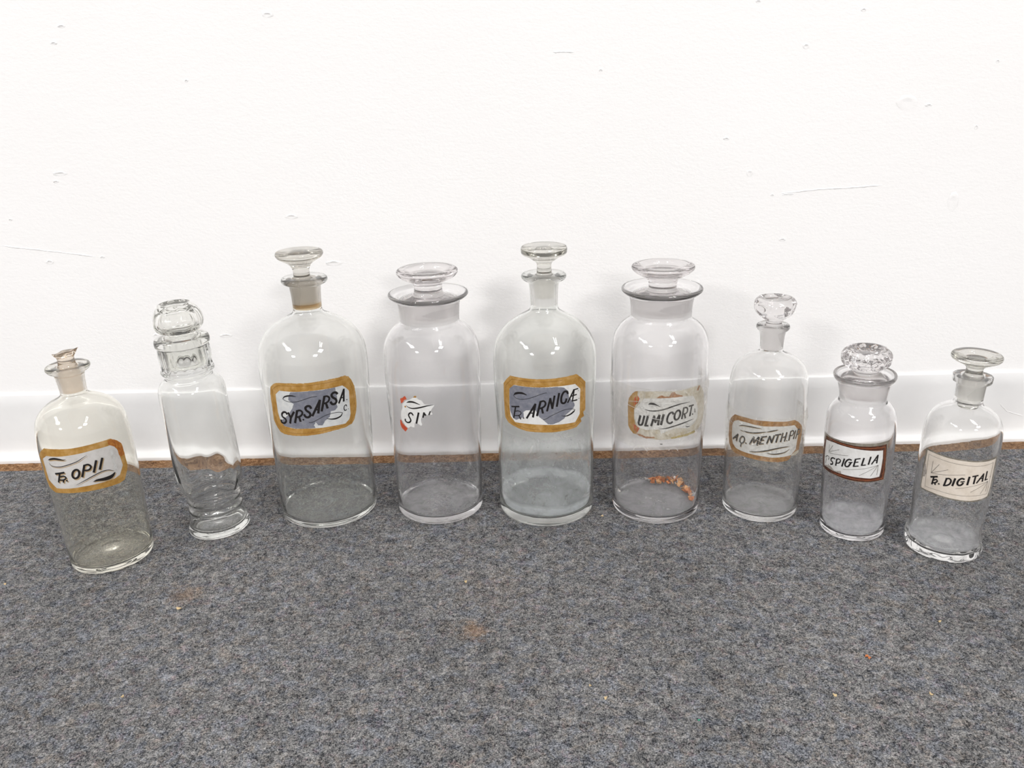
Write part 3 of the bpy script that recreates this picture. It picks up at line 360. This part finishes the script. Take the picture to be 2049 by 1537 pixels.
def inner_profile(P, sp):
    """inner wall from the bore down to the floor centre"""
    t = P['t']; bz = P['bb'][1]; br = P['bb'][0]; fl = P['floor']; cand = []
    for i in range(1, len(sp)-1):
        (r0, z0), (r1, z1) = sp[i-1], sp[i+1]; dr, dz = r1-r0, z1-z0; L = math.hypot(dr, dz) or 1
        r, z = sp[i]; q = (r - t*dz/L, z + t*dr/L)
        if fl + 7 < q[1] < bz - 2.5 and q[0] > br + .6: cand.append(q)
    cand.sort(key=lambda q: -q[1]); out = [P['bore'], (br + (P['bore'][0]-br)*.5, (P['bore'][1]+bz)/2), (br, bz)]; nb = 2
    last = bz
    for q in cand:
        if q[1] < last - .3: out.append(q); last = q[1]
    R = out[-1][0]
    for a in range(0, 91, 15):
        s = math.radians(a); out.append((R - .4 - 6 + 6*math.cos(s), fl + 6 - 6*math.sin(s)))
    out += [(R*.6, fl + .2), (R*.35, fl + P['kick']*.35), (R*.2, fl + P['kick']*.85), (0, fl + P['kick'])]
    return out, nb
def body_mesh(P, mod=None, n=96):
    sp = crom(P['o'], 4); inn, nb = inner_profile(P, sp); R = P['o'][0][0]
    bottom = [(0, P['kick']*.8), (R*.25, P['kick']*.7), (R*.5, P['kick']*.28), (R*.8, 1.0)]
    prof = bottom + sp + inn; k0 = len(bottom) + len(sp)
    slots = [1 if k0 <= i < k0 + nb else 0 for i in range(len(prof)-1)]
    return lathe(prof, n, mod, slots), inn, sp
def facets(nf, depth, z0, z1, soft=3.0):
    def f(th, r, z, i):
        w_ = min(1, max(0, (z-z0)/soft), max(0, (z1-z)/soft)) if z0 < z < z1 else 0
        a = (th + .1) % (2*PI/nf) - PI/nf
        return r*(1 - depth*w_*(1-math.cos(PI/nf)/math.cos(a)) / (1-math.cos(PI/nf))) if w_ else r
    return f
def thumbs(rows):
    """rows: (count, z, half height mm, depth mm, phase) round hollows pressed in the rim"""
    def f(th, r, z, i):
        d = 0
        for (n, zc, hh, dep, ph) in rows:
            a = ((th + ph) % (2*PI/n) - PI/n) / (PI/n*.86); b = (z-zc)/hh; q = a*a + b*b
            if q < 1: d += dep*(1-q)**.6
        return r - d
    return f

# ---------------------------------------------------------------- labels wrapped on the glass
def wrap(sp, ang, z, off): # ang in 0.1 degrees, z in 0.1 mm
    r = (rad_at(sp, z/10) + off)/1000; a = math.radians(ang/10); return (r*math.sin(a), -r*math.cos(a), z/10000)
def refine(pts, rough, seed, step=8, closed=True):
    out = []; n = len(pts); K = 5.2
    for i in range(n if closed else n-1):
        a, b = pts[i], pts[(i+1) % n]; L = math.hypot((b[0]-a[0])*K/5, b[1]-a[1]); k = max(1, int(L/step))
        for j in range(k):
            x = a[0]+(b[0]-a[0])*j/k; z = a[1]+(b[1]-a[1])*j/k
            if rough:
                q = rough*10; v = Vector((x*.06, z*.06, seed)); w2 = v*3.1
                x += q*(noise.noise(v)*1.4 + noise.noise(w2)*.9); z += q*(noise.noise(v+Vector((7, 3, 1)))*1.4 + noise.noise(w2+Vector((2, 9, 4)))*.9)
            out.append((x, z))
    if not closed: out.append(pts[-1])
    return out
def smooth_poly(pts):
    return crom([tuple(p) for p in pts] + [tuple(pts[0])], 3)[:-1]
def add_poly(bm, sp, pts, off, mat_i, rough=0, seed=0, soft=False):
    if soft: pts = smooth_poly(pts)
    P = refine(pts, rough, seed); tmp = bmesh.new()
    vs = [tmp.verts.new((x, z, 0)) for x, z in P]
    for tri in tessellate_polygon([[Vector((x, z, 0)) for x, z in P]]):
        try: tmp.faces.new([vs[i] for i in tri])
        except ValueError: pass
    x0 = min(p[0] for p in P); x1 = max(p[0] for p in P); z0 = min(p[1] for p in P); z1 = max(p[1] for p in P); x = x0 + 30
    while x < x1:
        bmesh.ops.bisect_plane(tmp, geom=tmp.verts[:]+tmp.edges[:]+tmp.faces[:], plane_co=(x, 0, 0), plane_no=(1, 0, 0)); x += 30
    z = z0 + 90
    while z < z1:
        bmesh.ops.bisect_plane(tmp, geom=tmp.verts[:]+tmp.edges[:]+tmp.faces[:], plane_co=(0, z, 0), plane_no=(0, 1, 0)); z += 90
    m = {v: bm.verts.new(wrap(sp, v.co.x, v.co.y, off)) for v in tmp.verts}
    for f in tmp.faces:
        try: g = bm.faces.new([m[v] for v in f.verts]); g.material_index = mat_i
        except ValueError: pass
    tmp.free()
def add_stroke(bm, sp, pts, wd, off, mat_i, taper=False, curve=True):
    """ribbon of width wd (mm) along pts"""
    if curve and len(pts) > 2: pts = crom([tuple(p) for p in pts], 5)
    else: pts = refine(pts, 0, 0, 12, False)
    K = 10/ (rad_at(sp, pts[0][1]/10)*math.radians(.1)*10) / 1.0   # 0.1 deg units per 0.1 mm ... ratio
    K = 1/(rad_at(sp, pts[0][1]/10)*math.radians(.1))*.1           # units of angle per 0.1 mm
    Q = [(p[0]/K, p[1]) for p in pts]; n = len(Q); prev = None
    for i in range(n):
        a = Q[max(0, i-1)]; b = Q[min(n-1, i+1)]; dx, dz = b[0]-a[0], b[1]-a[1]; L = math.hypot(dx, dz) or 1
        s = 1.0
        if taper: u = i/(n-1); s = max(.12, math.sin(PI*min(1, max(0, u*.92+.04)))**.8)
        h = wd*5*s; nx, nz_ = -dz/L*h, dx/L*h; x, z = Q[i]
        e = 0 if (0 < i < n-1 or taper) else (wd*2.2)*(-1 if i == 0 else 1); x += dx/L*e; z += dz/L*e
        v = (bm.verts.new(wrap(sp, (x+nx)*K, z+nz_, off)), bm.verts.new(wrap(sp, (x-nx)*K, z-nz_, off)))
        if prev:
            f = bm.faces.new((prev[0], prev[1], v[1], v[0])); f.material_index = mat_i
        prev = v
def add_dot(bm, sp, p, r, off, mat_i):
    K = 1/(rad_at(sp, p[1]/10)*math.radians(.1))*.1
    f = bm.faces.new([bm.verts.new(wrap(sp, p[0]+r*10*K*math.cos(a), p[1]+r*10*math.sin(a), off)) for a in [2*PI*i/10 for i in range(10)]]); f.material_index = mat_i
def build_label(k, root, sp, ink='ink', panel_name='label_panel'):
    L = LAB[k]; off = .32
    bm = bmesh.new(); mats = []
    for i, (m, rg, pts) in enumerate(L['border']): add_poly(bm, sp, pts, off, i, rg, k); mats.append(M[m])
    lab = link('label_border' if k != 4 else 'label_remnant', mesh_of(bm, 'label_border', 60), mats, root)
    if L['panel']:
        for q, (m, rg, pts) in enumerate(L['panel']):
            bm = bmesh.new(); add_poly(bm, sp, pts, off + .1 + .06*q, 0, rg, k+.3)
            link('label_panel' if q == len(L['panel'])-1 else 'label_frame', mesh_of(bm, 'label_panel', 60), M[m], lab)
        off += .1 + .06*(len(L['panel'])-1)
    for q, (m, rg, pts) in enumerate(L['patch']):
        bm = bmesh.new(); add_poly(bm, sp, pts, off + .05, 0, rg, k+q+.7); link('worn_patch', mesh_of(bm, 'worn_patch', 60), M[m], lab)
    def strokes(items, o, mi, d=(0, 0), wk=1.0):
        for q, (op, wd, pts) in enumerate(items):
            P = [(p[0]+d[0], p[1]+d[1]) for p in pts]
            if op == 'l': add_stroke(bm, sp, P, wd*wk, o + .002*q, mi, False, False)
            elif op == 'c': add_stroke(bm, sp, P, wd*wk, o + .002*q, mi)
            elif op == 't': add_stroke(bm, sp, P, wd*wk, o + .002*q, mi, True)
            elif op == 'd': add_dot(bm, sp, P[0], wd*wk*.9, o + .002*q, mi)
            elif op == 'p': add_poly(bm, sp, P, o + .002*q, mi, 0, 0, True)
    if 'sh' in L:
        bm = bmesh.new(); strokes(L['let'] + L['flo'], off + .08, 0, L['sh']); link('letter_shading', mesh_of(bm, 'letter_shading'), M['tan'], lab)
    bm = bmesh.new(); strokes(L['let'], off + .16, 0); link('lettering', mesh_of(bm, 'lettering'), M[ink], lab)
    bm = bmesh.new(); strokes(L['flo'], off + .15, 0); link('flourish', mesh_of(bm, 'flourish'), M['fine' if k in (8, 9) else ink], lab)
    if k in (3, 5):
        P0 = L['border'][0][2]; cx = sum(p[0] for p in P0)/len(P0); cz = sum(p[1] for p in P0)/len(P0)
        for fs, fz in ((.935, .90),):
            bm = bmesh.new(); ring = [(cx+(p[0]-cx)*fs, cz+(p[1]-cz)*fz) for p in P0]
            for a, b in zip(ring, ring[1:]+ring[:1]):
                if noise.noise(Vector((a[0]*.01, a[1]*.01, k))) > -.25: add_stroke(bm, sp, [a, b], .38, .32+.05, 0, False, False)
            link('border_line', mesh_of(bm, 'border_line'), M['gilt_line'], lab)
    if k == 8:
        bm = bmesh.new(); strokes(L['crease'], off + .1, 0); link('border_line', mesh_of(bm, 'border_line'), M['redline'], lab)
    return lab, off

# ---------------------------------------------------------------- the bottles
ROW = 'antique glass bottles standing in a row on the carpet'
def new_bottle(k, label, name='apothecary_bottle', cat='bottle'):
    x, y, z, a = POS[k]; e = empty(name, (x, y, z), (0, a, 0)); return tag(e, label, cat, ROW)
def body(root, k, mats, mod=None, n=96):
    bm, inn, sp = body_mesh(PROF[k], mod, n); link('body', mesh_of(bm, 'body', 50), mats, root); return inn, sp
def stopper(root, k, mat, plug, mod=None, n=64, dx=0, tilt=0, frost_z=None, name='stopper'):
    """solid glass stopper; the tapered shank below the lip is ground (second material)"""
    prof = crom(STOP[k], 4)
    prof = [p for i, p in enumerate(prof) if i == 0 or math.dist(p, prof[i-1]) > 1e-4]
    fz = frost_z
    slots = [1 if (fz and fz[0] <= (a[1]+b[1])/2 <= fz[1] and a[0] > 3) else 0 for a, b in zip(prof, prof[1:])]
    bm = lathe(prof, n, mod, slots); o = link(name, mesh_of(bm, name, 40), [mat, plug], root)
    o.location = (dx, 0, 0); o.rotation_euler = (0, tilt, 0); return o
def haze_mat(name, col, stops, scale=70, zr=(0, 1), floor_a=0.0):
    m, t, out = nt(name); v = tc(t); s = t.nodes.new('ShaderNodeSeparateXYZ'); t.links.new(v, s.inputs[0])
    n1 = nz(t, v, scale, 5, .7, .6); zz = mathn(t, 'ADD', s.outputs[2], mathn(t, 'MULTIPLY', mathn(t, 'SUBTRACT', nz(t, v, 18, 3), .5), .012))
    r = ramp(t, mathn(t, 'DIVIDE', mathn(t, 'SUBTRACT', zz, zr[0]), zr[1]-zr[0], True), stops)
    a = mathn(t, 'MULTIPLY', r.outputs[0], mathn(t, 'ADD', mathn(t, 'MULTIPLY', n1, 1.5), .25), True)
    d = N(t, 'ShaderNodeBsdfDiffuse', Color=(*col, 1)); tl = N(t, 'ShaderNodeBsdfTranslucent', Color=(*col, 1)); b = N(t, 'ShaderNodeMixShader', Fac=.4)
    t.links.new(d.outputs[0], b.inputs[1]); t.links.new(tl.outputs[0], b.inputs[2])
    tr = N(t, 'ShaderNodeBsdfTransparent'); mx = N(t, 'ShaderNodeMixShader'); t.links.new(a, mx.inputs[0]); t.links.new(tr.outputs[0], mx.inputs[1]); t.links.new(b.outputs[0], mx.inputs[2])
    t.links.new(mx.outputs[0], out.inputs[0]); return m
def residue(root, inn, mat, z1, name='residue', full=True):
    o_ = None
    """film dried on the inner wall and floor"""
    P = [(max(0, r-.35), z+.25 if r < 1e-6 or z < inn[-1][1]+1 else z) for r, z in inn if z < z1]
    bm = lathe(P, 64); return link(name, mesh_of(bm, name, 60), mat, root)
HZ_FLOOR = haze_mat('film_floor', (.78, .78, .79), [(0, .42), (.14, .36), (.24, .05), (1, 0.03)], 60, (0, .06))
HZ_WHITE = haze_mat('film_floor_white', (.80, .81, .83), [(0, .75), (.15, .60), (.4, .10), (1, .04)], 110, (.004, .045))
HZ_CLOUD = haze_mat('film_cloudy', (.80, .83, .86), [(0, .22), (.09, .26), (.125, .95), (.18, .90), (.22, .30), (.45, .30), (.8, .18), (1, .05)], 45, (0, .125))
HZ_GREY = haze_mat('film_grey', (.60, .61, .60), [(0, .34), (.06, .26), (.14, .05), (1, .03)], 45, (0, .10))

HZ_STRAW = haze_mat('film_straw', (.70, .68, .60), [(0, .22), (.14, .15), (.24, .04), (1, .02)], 60, (0, .06))
b1 = new_bottle(1, 'straw-tinted bottle at far left with broken brown stopper and gilt label lettered OPII')
inn, sp = body(b1, 1, [G_STRAW, FROST1]); stopper(b1, 1, S_BROWN, FROST1, lambda th, r, z, i: (r*(1+.12*math.sin(3*th+1)+.06*math.sin(7*th)), z + 2.6*math.sin(th+.3)+.8*math.sin(4*th)) if z > 241 and r > 1 else r, name='broken_stopper')
residue(b1, inn, HZ_STRAW, 60); build_label(1, b1, sp)

b2 = new_bottle(2, 'slender pressed glass jar with ringed foot and domed faceted stopper, second from left', 'decorative_jar', 'jar')
wob = lambda th, r, z: r - 1.3*max(0, noise.noise(Vector((math.cos(th)*1.6, math.sin(th)*1.6, z*.035))))*min(1, max(0, (140-z)/40)) if 12 < z < 140 else r
fc = facets(16, .05, 204.5, 229.5)
inn, sp = body(b2, 2, [G_BOTTLE2, G_BOTTLE2], lambda th, r, z, i: fc(th, r, z, i) if i < 116 else wob(th, r, z), 112)
fd0 = facets(9, .085, 246.5, 276, 5); fd = lambda th, r, z, i: fd0(th, r, z, i) if i < N2 else r
N2 = len([0 for p in crom(STOP[2][:25], 4)]) - 2
stopper(b2, 2, S_PRESS, S_PRESS, lambda th, r, z, i: fd(th, r, z, i), 100)

b3 = new_bottle(3, 'large narrow-necked bottle with gilt label lettered SYR. SARSA.')
inn, sp = body(b3, 3, [G_GREY, FROST3]); stopper(b3, 3, S_SMOKE, FROST, dx=-.0006, tilt=-.006); residue(b3, inn, HZ_GREY, 110); build_label(3, b3, sp)

b4 = new_bottle(4, 'large wide-mouthed jar with torn scrap of white label reading SI')
inn, sp = body(b4, 4, [G_LAV, FROST]); stopper(b4, 4, S_CLEAR, FROST, dx=.0004); residue(b4, inn, HZ_FLOOR, 60); build_label(4, b4, sp)

b5 = new_bottle(5, 'large narrow-necked bottle with cloudy white residue and label lettered ARNICAE')
inn, sp = body(b5, 5, [G_CLOUD, FROST]); stopper(b5, 5, S_GREY, FROST, dx=.0006); residue(b5, inn, HZ_CLOUD, 125); build_label(5, b5, sp)

b6 = new_bottle(6, 'large wide-mouthed jar with taped ragged label lettered ULMI CORT.')
inn6, sp = body(b6, 6, [G_LAV, FROST]); stopper(b6, 6, S_CLEAR, FROST, dx=.0005); residue(b6, inn6, HZ_FLOOR, 60); build_label(6, b6, sp, 'ink_soft'); sp6 = sp

b7 = new_bottle(7, 'medium narrow-necked bottle with taped gilt label lettered AQ. MENTH. PIP')
inn, sp = body(b7, 7, [G_CLEAR, FROST]); stopper(b7, 7, S_CLEAR, FROST, thumbs([(6, 249.5, 6.8, 3.4, PI/6)]), 112, dx=.0006); residue(b7, inn, HZ_FLOOR, 60); build_label(7, b7, sp, 'ink_soft'); sp7 = sp

b8 = new_bottle(8, 'small wide-mouthed jar with brown-bordered label lettered SPIGELIA and dimpled stopper')
inn, sp = body(b8, 8, [G_LAV, FROST]); stopper(b8, 8, S_CLEAR, FROST, thumbs([(11, 204, 4.8, 3.0, .2), (11, 213.6, 3.6, 2.4, .49)]), 120); residue(b8, inn, HZ_WHITE, 50); build_label(8, b8, sp)

b9 = new_bottle(9, 'small narrow-necked bottle at far right with cream label lettered DIGITAL.')
fl9 = lambda th, r, z, i: (r*(1 + (.026*math.cos(14*th)*max(0, 1-abs(z-9)/9) if 20 > z and r > 34 and i < 70 else 0)), z + (1.5*math.cos(14*th) if 10 < z < 17 and r > 36.3 and i < 70 else 0))
lip9 = facets(12, .022, 193, 202, .8)
inn, sp = body(b9, 9, [G_CLEAR, FROST], lambda th, r, z, i: fl9(th, r, z, i) if z < 30 else lip9(th, r, z, i) if i < 82 else r, 112)
stopper(b9, 9, S_GREY, FROST, dx=.0004); residue(b9, inn, HZ_WHITE, 40); build_label(9, b9, sp)

# clear tape over two of the labels: wrinkled band standing just off the glass
def tape_mat():
    m, t, out = nt('clear_tape'); v = tc(t)
    g = N(t, 'ShaderNodeBsdfGlossy', Color=(1, 1, 1, 1), Roughness=.06); tr = N(t, 'ShaderNodeBsdfTransparent', Color=(.985, .98, .965, 1))
    fr = N(t, 'ShaderNodeLayerWeight', Blend=.12); mx = N(t, 'ShaderNodeMixShader'); b = bump(t, nz(t, v, 48, 2, .5, 2.2), 1.0, .0045)
    t.links.new(b, g.inputs['Normal']); t.links.new(b, fr.inputs['Normal'])
    t.links.new(mathn(t, 'ADD', mathn(t, 'MULTIPLY', fr.outputs[0]  , .55), .07), mx.inputs[0]); t.links.new(tr.outputs[0], mx.inputs[1]); t.links.new(g.outputs[0], mx.inputs[2])
    d = N(t, 'ShaderNodeBsdfDiffuse', Color=(.78, .74, .66, 1)); m2 = N(t, 'ShaderNodeMixShader')
    r = ramp(t, nz(t, v, 55, 4, .6, 1.4), [(.45, .02), (.65, .13)]); t.links.new(r.outputs[0], m2.inputs[0]); t.links.new(mx.outputs[0], m2.inputs[1]); t.links.new(d.outputs[0], m2.inputs[2])
    t.links.new(m2.outputs[0], out.inputs[0]); return m
TAPE = tape_mat()
def tape(root, sp, z0, z1, a0, a1, slope, seed, k):
    bm = bmesh.new(); na, nh = 150, 26; V = []
    for i in range(na+1):
        a = a0 + (a1-a0)*i/na; row = []
        for j in range(nh+1):
            z = z0 + (z1-z0)*j/nh + slope*(i/na-.5) + .8*noise.noise(Vector((a*.06, j*.02, seed)))
            u = min(1, j/3, (nh-j)/3)
            q = abs(noise.noise(Vector((a*.045, z*.05, seed)))) + .6*max(0, noise.noise(Vector((a*.18+z*.1, z*.16, seed+3))))
            edge = 2.0*max(0, 1-abs(j-nh*.86)/3.5)*max(0, noise.noise(Vector((a*.14, 1, seed+5)))+.25)
            r = rad_at(sp, z) + .85 + u*q*.9 + edge
            row.append(bm.verts.new((r/1000*math.sin(math.radians(a)), -r/1000*math.cos(math.radians(a)), z/1000)))
        V.append(row)
    for i in range(na):
        for j in range(nh): bm.faces.new((V[i][j], V[i+1][j], V[i+1][j+1], V[i][j+1]))
    o = link('clear_tape', mesh_of(bm, 'clear_tape', 180), TAPE, root)
    for (op, wd, pts) in LAB[k]['crease']:
        bm = bmesh.new(); add_stroke(bm, sp, pts, wd*.7, 1.2, 0); link('tape_crease', mesh_of(bm, 'tape_crease'), M['crease'], o)
    return o
tape(b6, sp6, 98, 172, -112, 112, 0, 3, 6)
tape(b7, sp7, 72, 134, -110, 110, -4, 8, 7)

# ---------------------------------------------------------------- flakes inside the jar and crumbs on the carpet
def flake_mesh(s, seed, thick=.0003):
    random.seed(seed); bm = bmesh.new(); n = random.choice((5, 6, 7)); top = []; bot = []
    for i in range(n):
        a = 2*PI*i/n; r = s*random.uniform(.55, 1.15); z = s*.35*math.sin(a*2+seed)
        top.append(bm.verts.new((r*math.cos(a), r*.6*math.sin(a), z+thick))); bot.append(bm.verts.new((r*math.cos(a), r*.6*math.sin(a), z-thick)))
    c = bm.verts.new((0, 0, thick)); d = bm.verts.new((0, 0, -thick))
    for i in range(n):
        j = (i+1) % n; bm.faces.new((c, top[i], top[j])); bm.faces.new((d, bot[j], bot[i])); bm.faces.new((top[i], bot[i], bot[j], top[j]))
    return mesh_of(bm, 'flake')
FM = [paint('flake_orange', (.55, .19, .06), ((.4, .11, .04), (.62, .32, .14)), 900, .6), paint('flake_tan', (.62, .34, .15), ((.5, .22, .09), (.7, .48, .27)), 900, .6), paint('flake_white', (.85, .80, .74), None, 1, .6)]
random.seed(11); flk = [[flake_mesh(.0042, s + 3*m) for s in range(4)] for m in range(3)]
for m in range(3):
    for f in flk[m]: f.materials.append(FM[m])
for i, (x, y) in enumerate(FLAKES + [(x + random.uniform(-.003, .003), y - random.uniform(.001, .005)) for x, y in FLAKES[1:25]]):
    m = 2 if i in (0, 9, 18, 25, 26, 37) else (0 if i % 3 else 1)
    o = bpy.data.objects.new('label_flake', random.choice(flk[m])); C.objects.link(o)
    far = i in (25, 26); s = random.uniform(.5, .75) if far else random.uniform(1.0, 1.5)
    o.location = (x, y, POS[6][2] + .0086 + (0 if far else random.uniform(0, .004))); o.scale = (s, s, s); o.rotation_euler = (random.uniform(-.7, .7), random.uniform(-.5, .5), random.uniform(0, 6))
    tag(o, ('white label flake lying apart at left on the floor of the jar' if i == 25 else 'small white label flake beside the larger one at left on the floor of the jar' if i == 26 else ('orange', 'tan', 'white')[m] + ' label flake in the crescent heap inside the jar lettered ULMI CORT.'), 'flake', 'label flakes inside the jar')
CM = [paint('crumb_straw', (.55, .42, .24), None, 1, .7), paint('crumb_orange', (.50, .17, .06), None, 1, .7), paint('crumb_green', (.05, .25, .15), None, 1, .7)]
cw = ['tan straw crumb on the carpet in front of the ringed jar', 'tan crumb on the carpet before the SI jar', 'orange crumb on the carpet below the SPIGELIA jar', 'small orange crumb touching the larger one below the SPIGELIA jar', 'straw crumb on the carpet at lower right', 'pale crumb on the carpet below the DIGITAL. bottle', 'straw crumb at lower left of the carpet', 'tan fibre crumb at the lower middle of the carpet', 'straw fibre crumb right of lower middle of the carpet', 'pale crumb at the left edge of the carpet', 'white crumb on the carpet between the ARNICAE and ULMI CORT. bottles', 'straw crumb at the lower right of the carpet, rightmost', 'tiny green crumb at the bottom of the carpet']
for i, (x, y) in enumerate(CRUMBS):
    me = flake_mesh((.003, .0024, .0026, .0018, .0026, .0024, .002, .0016, .0022, .002, .0018, .002, .0013)[i], 40+i, .0004); me.materials.append(CM[1 if i in (2, 3) else 2 if i == 12 else 0])
    o = bpy.data.objects.new('crumb', me); C.objects.link(o); o.location = (x, y, .0008); o.rotation_euler = (.2, .1, i*1.3)
    tag(o, cw[i], 'crumb', 'crumbs scattered on the carpet')
